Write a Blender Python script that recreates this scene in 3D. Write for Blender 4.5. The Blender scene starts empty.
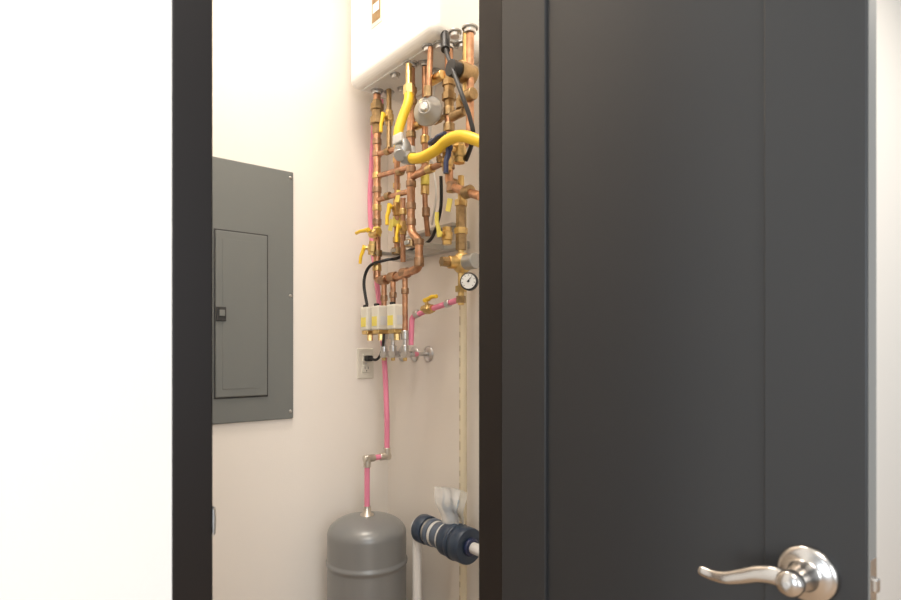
import bpy, bmesh, math
from mathutils import Vector, Matrix
S=bpy.context.scene
S.view_settings.view_transform='Standard'
V=Vector
# ------------------------------------------------------------------ materials
def mat(name,col,rough=.5,metal=0.,bump=0.,bscale=60.,var=0.,trans=0.,alpha=1.,spec=.5,aniso=None):
    m=bpy.data.materials.new(name); m.use_nodes=True
    nt=m.node_tree; b=nt.nodes['Principled BSDF']
    b.inputs['Base Color'].default_value=(*col,1); b.inputs['Roughness'].default_value=rough
    b.inputs['Metallic'].default_value=metal; b.inputs['Specular IOR Level'].default_value=spec
    b.inputs['Transmission Weight'].default_value=trans; b.inputs['Alpha'].default_value=alpha
    if bump or var:
        tc=nt.nodes.new('ShaderNodeTexCoord'); n=nt.nodes.new('ShaderNodeTexNoise')
        n.inputs['Scale'].default_value=bscale; n.inputs['Detail'].default_value=4
        src=tc.outputs['Object']
        if aniso:
            mp=nt.nodes.new('ShaderNodeMapping'); mp.inputs['Scale'].default_value=aniso
            nt.links.new(src,mp.inputs['Vector']); src=mp.outputs['Vector']
        nt.links.new(src,n.inputs['Vector'])
        if bump:
            bp=nt.nodes.new('ShaderNodeBump'); bp.inputs['Strength'].default_value=bump; bp.inputs['Distance'].default_value=.002
            nt.links.new(n.outputs['Fac'],bp.inputs['Height']); nt.links.new(bp.outputs['Normal'],b.inputs['Normal'])
        if var:
            cr=nt.nodes.new('ShaderNodeValToRGB')
            cr.color_ramp.elements[0].position=.3; cr.color_ramp.elements[1].position=.7
            cr.color_ramp.elements[0].color=(*[c*(1-var) for c in col],1)
            cr.color_ramp.elements[1].color=(*[min(1,c*(1+var)) for c in col],1)
            nt.links.new(n.outputs['Fac'],cr.inputs['Fac']); nt.links.new(cr.outputs['Color'],b.inputs['Base Color'])
    return m
M=dict(
 closet=mat('closet_paint',(.86,.81,.745),.7,bump=.15,bscale=180),
 hall=mat('hall_paint',(.88,.86,.82),.7,bump=.15,bscale=180),
 ceil=mat('ceiling_paint',(.85,.84,.8),.8,bump=.1,bscale=120),
 floor=mat('oak_floor',(.42,.30,.2),.45,bump=.1,bscale=8,var=.3,aniso=(1,12,1)),
 frame=mat('frame_black_paint',(.010,.007,.006),.42,bump=.03,bscale=90,spec=.35),
 door=mat('door_charcoal_paint',(.022,.023,.025),.36,bump=.015,bscale=5,spec=.55),
 dedge_lit=mat('door_edge_lit',(.22,.22,.21),.5),  # paler than the door: light on the edge painted into the colour
 nickel=mat('satin_nickel',(.62,.58,.54),.24,1,bump=.02,bscale=200),
 steel=mat('steel',(.6,.6,.6),.3,1),
 panel=mat('panel_grey_enamel',(.165,.175,.168),.42,bump=.05,bscale=200),
 pdark=mat('panel_latch_dark',(.03,.03,.03),.4),
 copper=mat('copper',(.54,.30,.18),.36,1,bump=.05,bscale=40,var=.3),
 copperd=mat('copper_dull',(.38,.24,.15),.42,1,var=.3,bscale=50),
 brass=mat('brass',(.66,.47,.20),.32,1,var=.18,bscale=60),
 brassd=mat('brass_aged',(.36,.25,.13),.42,1,var=.25,bscale=60),
 solder=mat('solder',(.66,.62,.56),.35,1),
 pex=mat('pex_red',(.80,.25,.38),.4),
 yellow=mat('yellow_coating',(.86,.56,.03),.38),
 ylab=mat('yellow_label',(.85,.72,.15),.5),
 white=mat('white_enamel',(.84,.84,.82),.28,bump=.02),
 wgrey=mat('heater_underside',(.66,.66,.64),.4),
 offw=mat('offwhite_plastic',(.72,.69,.60),.45),
 black=mat('black_rubber',(.012,.012,.013),.45),
 navy=mat('navy_rubber',(.03,.05,.085),.33),
 blue=mat('blue_handle',(.02,.03,.09),.35),
 grey=mat('grey_cast',(.40,.40,.39),.38,.7,bump=.1),
 tank=mat('tank_grey_paint',(.25,.255,.255),.32,.2,bump=.03,bscale=100),
 strut=mat('galv_strut',(.55,.55,.53),.4,.9),
 cpvc=mat('cream_pvc',(.78,.70,.52),.45),
 ink=mat('print_ink',(.45,.37,.25),.6),
 pvc=mat('white_pvc',(.85,.85,.84),.35),
 clear=mat('clear_poly',(.80,.83,.85),.15,alpha=.40),
 paper=mat('paper',(.8,.8,.78),.6),
 lblue=mat('printed_leaflet',(.35,.42,.50),.5,var=.5,bscale=60),
 slate=mat('slate_blue',(.10,.13,.18),.35),
)
# ------------------------------------------------------------------ mesh builder
def frame(t,up=None):
    t=t.normalized()
    if up is None: up=V((0,0,1)) if abs(t.z)<.9 else V((1,0,0))
    a=up.cross(t)
    if a.length<1e-6: a=V((0,1,0)).cross(t)
    a.normalize(); return a,t.cross(a).normalized()
def catmull(pts,sub):
    pts=[V(p) for p in pts]; P=[pts[0]]+pts+[pts[-1]]; out=[]
    for i in range(1,len(P)-2):
        for k in range(sub):
            t=k/sub; a,b,c,d=P[i-1],P[i],P[i+1],P[i+2]
            out.append(.5*((2*b)+(c-a)*t+(2*a-5*b+4*c-d)*t*t+(3*b-a-3*c+d)*t**3))
    out.append(pts[-1]); return out
class B:
    def __init__(s,name): s.n=name; s.v=[];s.f=[];s.m=[];s.sm=[];s.mats=[]
    def add(s,vs,fs,m,smooth=False):
        if m not in s.mats: s.mats.append(m)
        i=s.mats.index(m); o=len(s.v); s.v+=[tuple(v) for v in vs]
        for f in fs: s.f.append([k+o for k in f]); s.m.append(i); s.sm.append(smooth)
        return s
    def sweep(s,pts,rad,m,seg=14,up=None,flat=1.,caps=True):
        pts=[V(p) for p in pts]; n=len(pts)
        rad=rad if isinstance(rad,(list,tuple)) else [rad]*n
        tg=[(pts[min(i+1,n-1)]-pts[max(i-1,0)]).normalized() for i in range(n)]
        a,b=frame(tg[0],up); vs=[]
        for i in range(n):
            if up is not None: a,b=frame(tg[i],up)
            elif i:
                a=a-tg[i]*a.dot(tg[i]); a.normalize(); b=tg[i].cross(a)
            for k in range(seg):
                q=2*math.pi*k/seg
                vs.append(pts[i]+a*math.cos(q)*rad[i]*flat+b*math.sin(q)*rad[i])
        fs=[[i*seg+k,i*seg+(k+1)%seg,(i+1)*seg+(k+1)%seg,(i+1)*seg+k] for i in range(n-1) for k in range(seg)]
        s.add(vs,fs,m,True)
        if caps:
            s.add(vs[:seg],[list(range(seg))[::-1]],m); s.add(vs[-seg:],[list(range(seg))],m)
        return s
    def tube(s,pts,r,m,fil=.03,seg=14):
        pts=[V(p) for p in pts]; out=[pts[0]]
        for i in range(1,len(pts)-1):
            p=pts[i]; d0=pts[i-1]-p; d1=pts[i+1]-p
            f=min(fil,d0.length*.49,d1.length*.49)
            A=p+d0.normalized()*f; C=p+d1.normalized()*f
            for k in range(9):
                t=k/8; out.append(A*(1-t)**2+p*2*t*(1-t)+C*t*t)
        out.append(pts[-1]); return s.sweep(out,r,m,seg)
    def spline(s,pts,r,m,seg=12,sub=10,rib=0):
        out=catmull(pts,sub)
        return s.sweep(out,[r*(1+(rib if i%2 else 0)) for i in range(len(out))],m,seg)
    def lathe(s,o,ax,prof,m,seg=20,smooth=True):
        o=V(o); t=V(ax).normalized(); a,b=frame(t); vs=[]
        for (h,r) in prof:
            for k in range(seg):
                q=2*math.pi*k/seg; vs.append(o+t*h+(a*math.cos(q)+b*math.sin(q))*r)
        n=len(prof)
        s.add(vs,[[i*seg+k,i*seg+(k+1)%seg,(i+1)*seg+(k+1)%seg,(i+1)*seg+k] for i in range(n-1) for k in range(seg)],m,smooth)
        s.add(vs[:seg],[list(range(seg))[::-1]],m); s.add(vs[-seg:],[list(range(seg))],m); return s
    def cyl(s,p0,p1,r,m,seg=18,hexa=False):
        p0=V(p0);p1=V(p1);L=(p1-p0).length;e=min(.0015,L*.2,r*.2)
        if hexa: return s.lathe(p0,p1-p0,[(0,r),(L,r)],m,6,False)
        return s.lathe(p0,p1-p0,[(0,r-e),(e,r),(e*2,r),(L-e*2,r),(L-e,r),(L,r-e)],m,seg)
    def box(s,c,size,m,bev=.002,ax=None,seg=2):
        bm=bmesh.new(); bmesh.ops.create_cube(bm,size=1)
        for v in bm.verts: v.co=V((v.co.x*size[0],v.co.y*size[1],v.co.z*size[2]))
        if bev: bmesh.ops.bevel(bm,geom=bm.edges[:],offset=min(bev,min(size)*.45),segments=seg,profile=.5,affect='EDGES')
        bm.verts.index_update()
        R=ax if ax is not None else Matrix.Identity(3)
        s.add([R@v.co+V(c) for v in bm.verts],[[v.index for v in f.verts] for f in bm.faces],m,False); bm.free(); return s
    def build(s):
        me=bpy.data.meshes.new(s.n); me.from_pydata(s.v,[],s.f)
        for m in s.mats: me.materials.append(M[m])
        for p,i,sm in zip(me.polygons,s.m,s.sm): p.material_index=i; p.use_smooth=sm
        bm=bmesh.new(); bm.from_mesh(me); bmesh.ops.recalc_face_normals(bm,faces=bm.faces); bm.to_mesh(me); bm.free()
        ob=bpy.data.objects.new(s.n,me); S.collection.objects.link(ob); return ob
def slab(name,x0,x1,y0,y1,z0,z1,m):
    return B(name).box(((x0+x1)/2,(y0+y1)/2,(z0+z1)/2),(x1-x0,y1-y0,z1-z0),m,0).build()
# ------------------------------------------------------------------ room (X: toward equipment wall, Y: toward panel wall)
F=590.; SN,CS=.7743,.6328
WX,WY,FY,TH=1.291,1.972,.802,.065
H=3.0; CZ=1.2
slab('floor',-3.2,4.6,-3.2,WY+.1,-.1,0,'floor')
slab('ceiling',-3.2,4.6,-.6,WY+.1,H,H+.1,'ceil')
slab('wall_back',-.1,WX+.1,WY,WY+.1,0,H,'closet')
slab('wall_right',WX,WX+.1,FY+TH,WY,0,H,'closet')
slab('wall_left',-.1,0,FY+TH,WY,0,H,'closet')
OX0,OX1,OZ=.2496,.780,2.42
w=B('wall_front')
w.box(((-3.2+OX0-.05)/2,FY+TH/2,H/2),(OX0-.05+3.2,TH,H),'hall',0)
w.box(((OX1+.05+4.6)/2,FY+TH/2,H/2),(4.6-OX1-.05,TH,H),'hall',0)
w.box(((OX0+OX1)/2,FY+TH/2,(OZ+.05+H)/2),(OX1-OX0+.1,TH,H-OZ-.05),'hall',0)
w.build()
f=B('trim_1')
for xc in (OX0-.025,OX1+.025): f.box((xc,FY+TH/2-.001,OZ/2+.025),(.05,TH+.002,OZ+.05),'frame',.002)
f.box(((OX0+OX1)/2,FY+TH/2-.001,OZ+.025),(OX1-OX0,TH+.002,.05),'frame',.002)
f.box((OX0+.001,FY+.02,.975),(.002,.028,.06),'steel',.0008)
f.sweep([(OX0+.002,FY+.008,.975),(OX0+.002,FY-.004,.975),(OX0-.001,FY-.007,.975)],.018,'steel',up=V((0,0,1)),flat=.06)
f.build()
# ------------------------------------------------------------------ door (open ~88 deg, hinged on right jamb)
O=V((.776,.797,0)); D=V((-.0302,-.9995,0)).normalized(); N=V((-.9995,.0302,0)).normalized(); Z=V((0,0,1))
RD=Matrix((D,N,Z)).transposed()
DW,DT,DH=.587,.026,2.40; ST=.11
d=B('door_1')
def dp(t,off,z): return O+D*t+N*off+Z*z
def dbox(t0,t1,z0,z1,o0,o1,m,bev=.002): d.box(dp((t0+t1)/2,(o0+o1)/2,(z0+z1)/2),(t1-t0,o1-o0,z1-z0),m,bev,RD)
dbox(0,ST,.008,DH,-DT,0,'door'); dbox(DW-ST,DW,.008,DH,-DT,0,'door')
dbox(ST,DW-ST,.008,.25,-DT,0,'door'); dbox(ST,DW-ST,DH-.13,DH,-DT,0,'door')
dbox(ST-.003,DW-ST+.003,.24,DH-.12,-DT+.008,-.006,'door',0)
d.box(dp(DW+.0006,-DT/2,DH/2),(.001,DT-.004,DH-.02),'dedge_lit',0,RD)
d.box(dp(DW+.0016,-DT/2,.942),(.001,.018,.057),'nickel',.0004,RD)
d.box(dp(DW+.004,-DT/2,.942),(.006,.010,.016),'nickel',.002,RD)
for z in (.25,1.2,2.15):
    d.cyl(dp(-.006,-DT-.004,z-.045),dp(-.006,-DT-.004,z+.045),.006,'nickel')
d.build()
h=B('door_lever_handle')
hc=dp(.528,.0005,.939)
h.lathe(hc,N,[(0,.033),(.004,.033),(.007,.0315),(.009,.027),(.011,.019),(.014,.0165),(.030,.0140),(.040,.0140),(.050,.0150),(.055,.0125),(.056,.004)],'nickel',32)
h.cyl(hc+N*.055,hc+N*.0575,.004,'steel')
zo=[0,.0025,-.001,-.009,-.016,-.0185,-.0165]
ctrl=[hc+N*(.043+(.002 if 0<i<5 else 0))-D*(.112*i/6)+Z*(zo[i]-.001*i/3) for i in range(7)]
pts=catmull(ctrl,8); rr=[]
for i in range(len(pts)):
    u=i/(len(pts)-1)
    b=.0118*(1-.48*u)
    rr.append(b if u<.94 else b*math.sqrt(max(.06,1-((u-.94)/.06)**2)))
h.sweep(pts,rr,'nickel',18,up=V((0,0,1)),flat=.62)
h.build()
# ------------------------------------------------------------------ electrical panel
X0,X1,PZ0,PZ1=.519,.887,.959,1.826
p=B('electrical_panel')
p.box(((X0+X1)/2,WY-.007,(PZ0+PZ1)/2),(X1-X0,.014,PZ1-PZ0),'panel',.004)
pc=.703
p.box((pc,WY-.0150,1.317),(.180,.004,.552),'pdark',.001)
p.box((pc,WY-.0175,1.317),(.172,.009,.542),'panel',.003)
p.box((pc,WY-.0226,1.317),(.128,.0016,.49),'panel',.0006)
p.box((pc-.070,WY-.024,1.317),(.032,.008,.046),'pdark',.002)
p.box((pc-.068,WY-.029,1.320),(.018,.005,.02),'panel',.001)
for z in (1.805,1.39,.985):
    for x in (X1-.012,X0+.012): p.lathe((x,WY-.0135,z),(0,-1,0),[(0,.006),(.002,.0055),(.0035,.003)],'steel',12)
p.build()
o=B('electrical_outlet')
oz=1.148; ox=1.186
o.box((ox,WY-.003,oz),(.072,.006,.116),'offw',.003)
for k in (-.02,.02):
    o.box((ox,WY-.008,oz+k),(.034,.006,.030),'offw',.004)
    for q in (-.007,.007): o.box((ox+q,WY-.0112,oz+k+.003),(.002,.001,.009),'black',0)
    o.lathe((ox,WY-.0108,oz+k-.008),(0,-1,0),[(0,.0025),(.0006,.0025)],'black',8)
o.cyl((ox,WY-.006,oz),(ox,WY-.0075,oz),.003,'steel')
o.build()
# ------------------------------------------------------------------ survey: bearing reading -> point on the vertical plane standing dd in front of wall_right
def W(px,py,dd):
    r=(px-450.5)/F; z=(WX-dd)/(SN*r+CS)
    return V((WX-dd,(-CS*r+SN)*z,CZ+(350-py)/F*z))
HX0=WX-.23; HY1=1.883; HY0=1.375; HZ=2.140
def T(px,dd,dz=.02):
    q=W(px,100,dd); q.z=HZ-dz; return q
# tankless heater: enamel case with big-radius bottom lip
t=B('tankless_water_heater')
bm=bmesh.new(); bmesh.ops.create_cube(bm,size=1)
sz=(WX-.004-HX0,HY1-HY0,2.86-HZ)
for v in bm.verts: v.co=V((v.co.x*sz[0],v.co.y*sz[1],v.co.z*sz[2]))
ed=[e for e in bm.edges if (all(v.co.z<0 for v in e.verts) and not all(v.co.x>0 for v in e.verts)) or (all(v.co.x<0 for v in e.verts) and abs(e.verts[0].co.z-e.verts[1].co.z)>.1)]
bmesh.ops.bevel(bm,geom=ed,offset=.030,segments=6,profile=.5,affect='EDGES')
bm.verts.index_update()
cc=V(((HX0+WX-.004)/2,(HY0+HY1)/2,(HZ+2.86)/2))
t.add([v.co+cc for v in bm.verts],[[v.index for v in f.verts] for f in bm.faces],'white',False); bm.free()
t.box(((HX0+WX)/2+.005,(HY0+HY1)/2,HZ-.001),(.160,HY1-HY0-.07,.006),'wgrey',.002)
t.box((HX0-.0005,1.69,2.365),(.002,.066,.15),'offw',0)
t.box((HX0-.0015,1.69,2.355),(.002,.050,.10),'brassd',0)
t.box((HX0-.0025,1.69,2.350),(.002,.038,.03),'paper',0)
for (px,dd,r) in ((377,.15,.018),(389,.11,.014),(395,.17,.012),(411,.17,.020),(425,.14,.016),(428,.19,.014),(440,.17,.016),(449,.15,.018),(455,.18,.014),(462,.12,.015),(470,.16,.018),(402,.09,.012),(436,.08,.012)):
    q=T(px,dd,0)
    t.cyl((q.x,q.y,HZ-.018),(q.x,q.y,HZ),r,'steel'); t.cyl((q.x,q.y,HZ-.006),(q.x,q.y,HZ),r+.006,'grey')
for (yy,xx) in ((1.80,.05),(1.70,.06),(1.60,.05),(1.50,.06)):
    t.lathe((WX-xx,yy,HZ),(0,0,-1),[(0,.006),(.003,.005)],'steel',8)
t.cyl((WX-.12,1.63,2.86),(WX-.12,1.63,H-.001),.05,'pvc')
t.build()
# copper manifold
c=B('copper_pipe_manifold')
def fit(px,py,dd,L=.03,r=.0165,m='copperd',ax=(0,0,1)):
    q=W(px,py,dd); a=V(ax).normalized(); c.cyl(q-a*L/2,q+a*L/2,r,m)
def pipe(l,r=.0125,m='copper',fil=.03): c.tube([q if isinstance(q,Vector) else W(*q) for q in l],r,m,fil)
def union(px,py,dd,m='brassd',sc=1):
    q=W(px,py,dd)
    c.lathe(q+Z*.055*sc,(0,0,-1),[(0,.018*sc),(.012*sc,.018*sc),(.014*sc,.025*sc),(.034*sc,.025*sc),(.036*sc,.020*sc),(.06*sc,.020*sc),(.062*sc,.026*sc),(.085*sc,.026*sc),(.088*sc,.018*sc),(.12*sc,.017*sc)],m,8,False)
YA=(0,1,0)
LD=.15
pipe([T(377,LD),(377,281,LD),(400,276,.16),(419,268,.17),(419,240,.17),(411,232,.17),T(411,.17)],.0135,fil=.022)
for y in (142,154,176,190,208,222,268): fit(377,y,LD,.022,.0165,'copperd' if y%4 else 'brass')
for y in (135,170,184,206,222): fit(411,y,.17,.022,.0165,'brassd' if y==135 else 'copperd')
union(377,116,LD); union(411,98,.17,'brassd',.8); union(449,92,.15,'brassd',.85)
for y in (150,172,196): pipe([(378,y+4,LD),(410,y-5,.17)],.009)
for y,px in ((152,388),(173,400),(197,388)): fit(px,y-1,.16,.024,.013,'brassd',YA)
pipe([T(389,.14),(389,152,.155)],.009,'brassd')
pipe([(397,151,.16),(397,250,.12)],.010)
for y in (160,186,240): fit(396.7,y,.135,.02,.0135,'brass')
pipe([(403,198,.16),(403,262,.14)],.009)
fit(403,212,.155,.02,.0130,'brass')
# header + drops
for px,y0 in ((384,280),(393,277),(405,273)):
    fit(px,y0,.16,.036,.0175,'copperd',YA)
    pipe([(px,y0,.16),(px,338,.16)],.0095)
    fit(px,y0+18,.16,.02,.013,'copperd'); fit(px,335,.16,.03,.014,'steel')
fit(419,262,.17,.03,.0165); fit(419,242,.17,.02,.0165)
for px,p2 in ((384,401),(393,413),(405,427)):
    a=W(px,338,.16); e=W(p2,354,.008); a2=V((a.x,a.y,e.z))
    c.tube([a,a2,e],.008,'steel',.012)
    dr=(e-a2).normalized()
    c.cyl(a2+Z*.0,a2+Z*.03,.0125,'steel'); c.cyl(a2-dr*.012,a2+dr*.02,.0125,'steel')
    c.cyl(a2+dr*.05,a2+dr*.09,.0085,'pex'); c.cyl(a2+dr*.035,a2+dr*.055,.0115,'steel')
    c.cyl(a2+Z*.004,a2-Z*.022,.007,'brass')
    c.lathe((WX-.001,e.y,e.z),(-1,0,0),[(0,.029),(.003,.028),(.008,.020),(.012,.011)],'steel',20)
# right riser and crossovers
pipe([T(449,.15),(449,186,.15),(480,196,.15)],.013,fil=.03)
for y in (112,128,144,165): fit(449,y,.15,.026,.018,'brassd' if y<130 else 'copperd')
fit(452,187,.15,.03,.0175); fit(468,192,.15,.03,.019,'brassd',YA)
pipe([T(425,.14),(425,170,.14),(411,176,.17)],.010)
for y in (140,160): fit(425,y,.14,.026,.015,'brass')
pipe([(411,178,.17),(449,160,.15)],.010); fit(430,169,.16,.03,.014,'brass',YA)
pipe([(411,128,.17),(425,122,.14),(449,116,.15)],.009,'brassd',.01)
fit(418,125,.155,.03,.014,'brass',YA); fit(437,119,.147,.03,.015,'brassd',YA)
pipe([(425,150,.14),(425,205,.12),(428,236,.09)],.009); fit(425,190,.125,.03,.0145,'brass'); fit(426,212,.115,.03,.0135,'copperd')
pipe([T(470,.16),(470,140,.16),(458,150,.16)],.012)
fit(462,104,.16,.03,.018,'brassd')
fit(437,78,.17,.06,.015,'brass',YA); fit(468,96,.17,.05,.018,'brassd',YA); fit(458,114,.16,.06,.014,'brassd',YA)
for px,y,dd,m in ((377,232,LD,'ylab'),(411,152,.17,'paper'),(396.8,222,.13,'ylab'),(449,154,.15,'paper'),(425,180,.13,'ylab')):
    fit(px,y,dd,.034,.0148,m)
for px,y,dd in ((398,196,.17),(391,225,.16),(449,205,.13)):
    c.box(W(px,y,dd),(.002,.024,.04),'ylab',0,Matrix.Rotation(.3,3,'X'))
c.build()
# pressure reducing valve column
b=B('pressure_reducing_valve')
DD=.11
b.tube([W(461,176,DD),W(461,305,DD)],.010,'brass')
for y0,y1,r in ((200,206,.02),(206,228,.016),(228,234,.021),(234,250,.017),(286,292,.018),(296,303,.015)):
    b.cyl(W(461,y0,DD),W(461,y1,DD),r,'brass' if r>.0175 else 'brassd',hexa=True)
q=W(462,263,DD)
b.lathe(q+Z*.03,(0,0,-1),[(0,.016),(.01,.026),(.05,.026),(.06,.016)],'brass',16)
b.cyl(q-V((.0,.02,0)),q-V((.0,.065,0)),.024,'grey'); b.cyl(q,q-V((.045,-.01,0)),.020,'brass')
b.cyl(q-V((.045,-.01,0)),q-V((.070,-.014,0)),.016,'brassd',hexa=True)
b.tube([W(461,192,DD),W(461,184,DD),W(449,180,DD+.02)],.010,'brassd')
b.build()
g=B('pressure_gauge')
q=W(470,282,.16); ax=V((-.80,-.6,0)).normalized()
g.lathe(q,ax,[(0,.023),(.002,.026),(.018,.026),(.021,.024)],'black',28)
g.lathe(q+ax*.0205,ax,[(0,.0215),(.002,.0215)],'paper',28)
g.lathe(q+ax*.0225,ax,[(0,.0035),(.002,.0025)],'black',12)
u=Z.cross(ax).normalized()
g.sweep([q+ax*.0235-u*.004-Z*.002,q+ax*.0235+u*.008+Z*.011],[.0014,.0006],'black',6)
for k in range(9):
    an=math.radians(-45+k*33.75); dr=-u*math.cos(an)+Z*math.sin(an)
    g.sweep([q+ax*.0228+dr*.016,q+ax*.0228+dr*.020],.0008,'black',4)
g.cyl(q,W(461,284,.11),.007,'brass')
g.build()
r=B('gas_regulator')
q=W(428,111,.20); ax=V((-.85,-.5,.05)).normalized()
r.lathe(q,ax,[(-.03,.018),(-.012,.022),(-.010,.044),(-.002,.047),(.002,.047),(.006,.044),(.012,.032),(.024,.025),(.028,.020)],'grey',28)
r.lathe(q+ax*.027,ax,[(0,.016),(.006,.015),(.008,.009)],'steel',16)
r.cyl(q+V((0,.0,.042)),q+V((0,0,.075)),.013,'brassd',hexa=True)
r.tube([q,(q.x+.01,q.y,HZ-.01)],.009,'copper')
r.build()
y=B('gas_flex_line')
y.spline([W(409,92,.205),W(408,103,.215),W(402,119,.235),W(398,134,.25),W(399,148,.25)],.0150,'yellow',rib=.05,sub=12)
y.spline([W(406,158,.25),W(420,158,.25),W(436,150,.25),W(448,140,.25),W(462,136,.25),W(482,142,.24),W(510,152,.22)],.0155,'yellow',rib=.05,sub=12)
y.tube([T(409,.19),W(409,92,.205)],.011,'brass')
y.cyl(W(409,86,.202),W(409,95,.207),.018,'brass',hexa=True)
q=W(403,150,.25)
y.lathe(q+Z*.03,(0,0,-1),[(0,.017),(.012,.024),(.03,.027),(.050,.025),(.062,.015)],'grey',12)
y.cyl(q+V((-.01,.005,-.01)),q+V((-.03,-.027,-.03)),.018,'grey')
y.cyl(W(405,158,.25),W(412,158,.25),.021,'grey',hexa=True)
y.box(q+V((-.026,-.01,.027)),(.010,.045,.028),'wgrey',.003)
y.build()
s=B('pipe_support_rail')
for yy,a0,a1 in ((258,390,458),(236,402,450)):
    A=W(a0,yy,.05); z=A.z; y1=A.y; y0=W(a1,yy,.05).y
    s.box((WX-.021,(y0+y1)/2,z),(.04,y1-y0,.024 if yy==258 else .012),'strut',.002)
zr=W(390,258,.05).z
for px,dd in ((377,LD),(411,.17),(397,.12)):
    q=W(px,255,dd)
    s.box(((q.x-.02+WX-.002)/2,q.y,zr),(WX-q.x+.018,.026,.014),'strut',.003)
    s.lathe((q.x,q.y,zr-.012),(0,0,1),[(0,.019),(.022,.019)],'brassd',14)
s.build()
def ballvalve(q,axis,hd,hm='yellow',sc=1.):
    v=B('ball_valve'); axis=V(axis).normalized(); hd=V(hd).normalized()
    v.lathe(V(q)-axis*.032*sc,axis,[(0,.017*sc),(.014*sc,.017*sc),(.018*sc,.021*sc),(.046*sc,.021*sc),(.05*sc,.017*sc),(.064*sc,.017*sc)],'brass',8,False)
    v.cyl(V(q),V(q)+hd*.034*sc,.008*sc,'brass')
    e=V(q)+hd*.036*sc
    v.sweep([e-axis*.012*sc,e+axis*.02*sc+hd*.004,e+axis*.04*sc+hd*.012*sc,e+axis*.075*sc+hd*.012*sc],[.009*sc,.009*sc,.008*sc,.008*sc],hm,10,up=hd,flat=.9)
    v.lathe(e-hd*.004,hd,[(0,.012*sc),(.01*sc,.010*sc)],hm,12)
    return v.build()
ballvalve(W(375,233,.18),(0,1,-.1),(-1,.2,.3),sc=.8)
ballvalve(W(372,248,.19),(0,.2,-1),(-1,.6,0),sc=.75)
ballvalve(W(397,208,.14),(0,0,-1),(-1,0,0),sc=.85)
ballvalve(W(389,118,.145),(0,0,-1),(-1,-.2,0),sc=.8)
ballvalve(W(403,228,.155),(0,0,-1),(-1,-.3,0),sc=.7)
ballvalve(W(428,309,.13),(0,-1,.0),(-.3,0,1),sc=.8)
ballvalve(W(442,146,.19),(0,-1,0),(-1,0,.1),'blue',1.0)
ballvalve(W(459,152,.20),(0,0,-1),(-1,0,.1),'blue',1.0)
ballvalve(W(447,236,.13),(0,0,1),(-1,0,.1),'ylab',.85)
ballvalve(W(447,162,.17),(0,0,1),(-1,0,.1),'brassd',.85)
for px,py in ((370,319),(381,318),(397,317)):
    z=B('zone_valve'); q=W(px,py,.175)
    z.box(q,(.054,.046,.084),'offw',.005)
    z.box(q+V((-.0275,0,-.012)),(.001,.032,.033),'ylab',0)
    z.box(q+V((0,-.0235,-.01)),(.033,.001,.03),'wgrey',0)
    z.box(q+V((0,0,-.048)),(.048,.038,.016),'brass',.004)
    z.cyl(q+V((0,0,-.046)),q+V((0.0,0,-.078)),.010,'brass',hexa=True)
    z.box(q+V((-.018,0,.045)),(.013,.018,.01),'black',.002)
    z.build()
# pink PEX: from heater down to expansion tank
x=B('pex_pipe')
ex,ey=1.155,1.771; tx=1.073
x.spline([W(374,120,.105),W(373,140,.098),W(371,175,.095),W(370,205,.097),W(372,240,.10),W(376,275,.11),W(381,320,.12),W(385,370,.13),W(387,420,.136)],.0095,'pex')
zz=W(387,456,.136).z
x.tube([W(387,420,.136),(ex,ey,zz),(tx,ey,zz),(tx,ey,.655)],.0095,'pex',.006)
x.cyl((ex,ey,zz-.012),(ex,ey,zz+.03),.013,'solder'); x.cyl((ex+.012,ey,zz),(ex-.03,ey,zz),.013,'solder')
x.cyl((tx-.012,ey,zz),(tx+.03,ey,zz),.013,'solder'); x.cyl((tx,ey,zz+.012),(tx,ey,zz-.03),.013,'solder')
x.tube([W(374,120,.105),T(381,.09,.06),T(381,.09,.0)],.0095,'pex',.02)
x.build()
x=B('pex_pipe')
x.tube([W(411,345,.14),W(412,317,.14),W(428,310,.13),W(461,299,.11)],.009,'pex',.015)
x.cyl(W(415,315,.137),W(419,313,.135),.013,'steel'); x.cyl(W(446,304,.12),W(450,303,.118),.013,'steel')
x.build()
# cables
k=B('heater_power_cord')
k.spline([W(445,36,.18),W(446,50,.20),W(453,70,.22),W(462,95,.23),W(470,118,.22),W(473,138,.21),W(466,160,.18)],.0065,'black')
k.cyl(W(445,34,.18),W(445.5,50,.198),.014,'black')
k.build()
k=B('control_cable')
k.spline([W(441,176,.12),W(441,205,.1),W(436,228,.08),W(428,242,.06),W(410,250,.055),W(398,258,.10),W(386,260,.14),W(370,266,.18),W(364,282,.19),W(367,305,.19)],.0055,'black')
k.build()
k=B('control_cable')
k.spline([T(436,.08),W(432,110,.08),W(430,150,.1),W(436,190,.1),W(432,225,.08)],.0035,'paper')
k.build()
k=B('outlet_power_cord')
q=V((ox,WY-.012,oz+.02))
k.box(q+V((0,-.014,0)),(.026,.028,.022),'black',.005)
k.spline([q+V((0,-.026,0)),q+V((.01,-.05,-.005)),q+V((.012,-.075,.01)),W(383,345,.17),W(384,328,.165)],.005,'black')
k.build()
k=B('circulator_pump')
q=W(462,72,.18)
k.cyl(q+V((.04,0,0)),q+V((-.015,0,0)),.030,'brassd'); k.cyl(q+V((-.015,0,0)),q+V((-.045,0,0)),.024,'black')
k.cyl(q+V((.02,0,.0)),(q.x+.02,q.y,HZ-.01),.014,'brass')
k.cyl(q+V((.02,0,.0)),q+V((.02,0,-.07)),.014,'brass')
k.build()
k=B('cpvc_drain_pipe')
a=W(463,190,.045); k.cyl((a.x,a.y,.0),(a.x,a.y,a.z),.0125,'cpvc')
for i in range(26):
    zc=.35+i*.045
    k.box((a.x-.0122,a.y+.001,zc),(.001,.004,.018 if i%3 else .028),'ink',0)
k.build()
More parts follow.
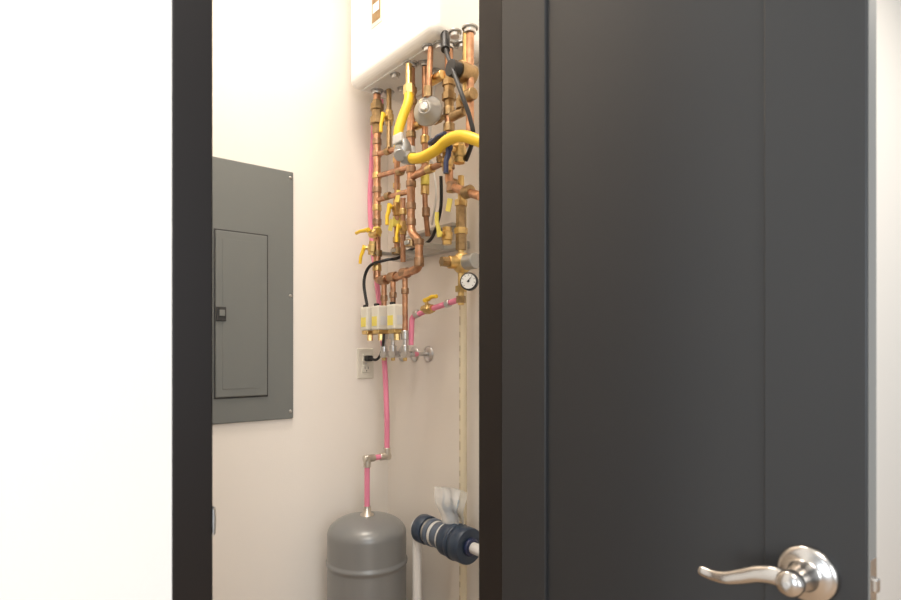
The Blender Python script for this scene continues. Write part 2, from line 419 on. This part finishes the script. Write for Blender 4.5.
k=B('condensate_neutralizer')
A=W(422,527,.12); Bp=W(471,547,.12); z0=A.z-.003; Y0=A.y; Y1=Bp.y; L=Y0-Y1; cx=A.x
def kc(t0,t1,r,m): k.lathe((cx,Y0-L*t0,z0),(0,-1,0),[(0,r-.003),(.003,r),(L*(t1-t0)-.003,r),(L*(t1-t0),r-.003)],m,28)
kc(-.12,.0,.027,'pvc'); kc(0,.16,.047,'navy'); kc(.16,.22,.040,'strut'); kc(.22,.30,.045,'slate'); kc(.30,.36,.041,'wgrey'); kc(.36,.5,.042,'slate')
kc(.5,.56,.046,'wgrey'); kc(.56,.72,.053,'navy'); kc(.72,.78,.057,'navy'); kc(.78,.98,.055,'navy'); kc(.98,1.03,.027,'blue')
kc(1.03,1.5,.017,'pvc')
k.tube([(cx,Y0+.01,z0),(cx,Y0+.028,z0),(cx,Y0+.028,0)],.016,'pvc',.02)
for t in (.08,.62): k.box((cx+.06,Y0-L*t,z0),(.12,.02,.012),'strut',.003)
k.build()
# poly pouch with folded leaflet, standing on the neutralizer and leaning on the wall side
k=B('document_pouch')
c0=W(453,521,.12)
def sheet(wb,wt,hh,off,ph,m,zb=0,n=9):
    vs=[]
    for j in range(n):
        v=j/(n-1)
        for i in range(n):
            u=i/(n-1)-.5; wd=wb+(wt-wb)*v
            vs.append(V((c0.x+off+.006*math.sin(u*7+v*3+ph)+.004*math.sin(v*8+ph),c0.y-u*wd+.018*v,c0.z-.008+zb+v*hh+(.006*math.sin(u*5+ph) if m=='clear' else 0))))
    k.add(vs,[[j*n+i,j*n+i+1,(j+1)*n+i+1,(j+1)*n+i] for j in range(n-1) for i in range(n-1)],m,True)
sheet(.085,.125,.108,-.012,0,'clear'); sheet(.085,.125,.104,.012,1,'clear')
sheet(.060,.080,.070,.001,.4,'lblue',.006); sheet(.055,.065,.075,.005,.7,'paper',.02)
k.build()
# expansion tank
e=B('expansion_tank')
R=.136; prof=[(0,.09),(.02,.10),(.06,.10),(.06,.115),(.075,.128),(.10,.134),(.13,R),(.14,R)]
prof+=[(.452,R),(.462,R),(.465,R+.004),(.475,R+.004),(.478,R),(.486,R),(.555,R),(.565,R)]
for i in range(1,12):
    a=math.pi/2*i/11; prof.append((.565+.062*math.sin(a),max(.012,R*math.cos(a)**.75)))
e.lathe((tx,ey,0),(0,0,1),prof,'tank',48)
e.lathe((tx,ey,.618),(0,0,1),[(0,.026),(.012,.024),(.017,.015),(.040,.013)],'solder',16)
e.build()
# ------------------------------------------------------------------ lights
def area(name,loc,rot,size,en,col,sy=None):
    l=bpy.data.lights.new(name,'AREA'); l.energy=en; l.color=col; l.size=size
    if sy: l.shape='RECTANGLE'; l.size_y=sy
    ob=bpy.data.objects.new(name,l); ob.location=loc; ob.rotation_euler=rot; S.collection.objects.link(ob); return ob
area('closet_fill',(.60,1.30,H-.03),(0,0,0),.40,17.5,(1,.895,.785))  # unseen lamp, added to light the enclosed closet
area('hall_fill',(-.2,-.6,H-.05),(0,0,0),1.0,38,(1,.95,.88))  # added fill at ceiling height, no fixture known; whitens the front wall
area('hall_fill',(2.9,-.4,H-.05),(0,0,0),.8,30,(1,.90,.78))  # added warm fill for the far wall strip beyond the door
area('hall_rear_fill',(-.6,-2.6,1.7),(math.radians(90),0,math.radians(-5)),2.0,50,(.93,.97,1),1.8)  # added cool area light behind the camera; no window stands there
area('door_sheen_fill',(-3.0,-1.1,1.5),(math.radians(90),0,math.radians(-90)),1.2,42,(.80,.90,1),2.0)  # added cool light hanging in open space, gives the door its sheen
w=bpy.data.worlds.new('world'); S.world=w; w.use_nodes=True
w.node_tree.nodes['Background'].inputs[0].default_value=(.88,.94,1,1); w.node_tree.nodes['Background'].inputs[1].default_value=.58
# ------------------------------------------------------------------ camera
cd=bpy.data.cameras.new('camera'); co=bpy.data.objects.new('camera',cd); S.collection.objects.link(co)
cd.sensor_width=36; cd.lens=F/901*36; cd.shift_y=50/901; cd.clip_start=.01
co.location=(0,0,CZ); co.rotation_euler=(math.radians(90),0,-math.atan2(CS,SN))
cd.dof.use_dof=True; cd.dof.focus_distance=2.1; cd.dof.aperture_fstop=6.3
S.camera=co
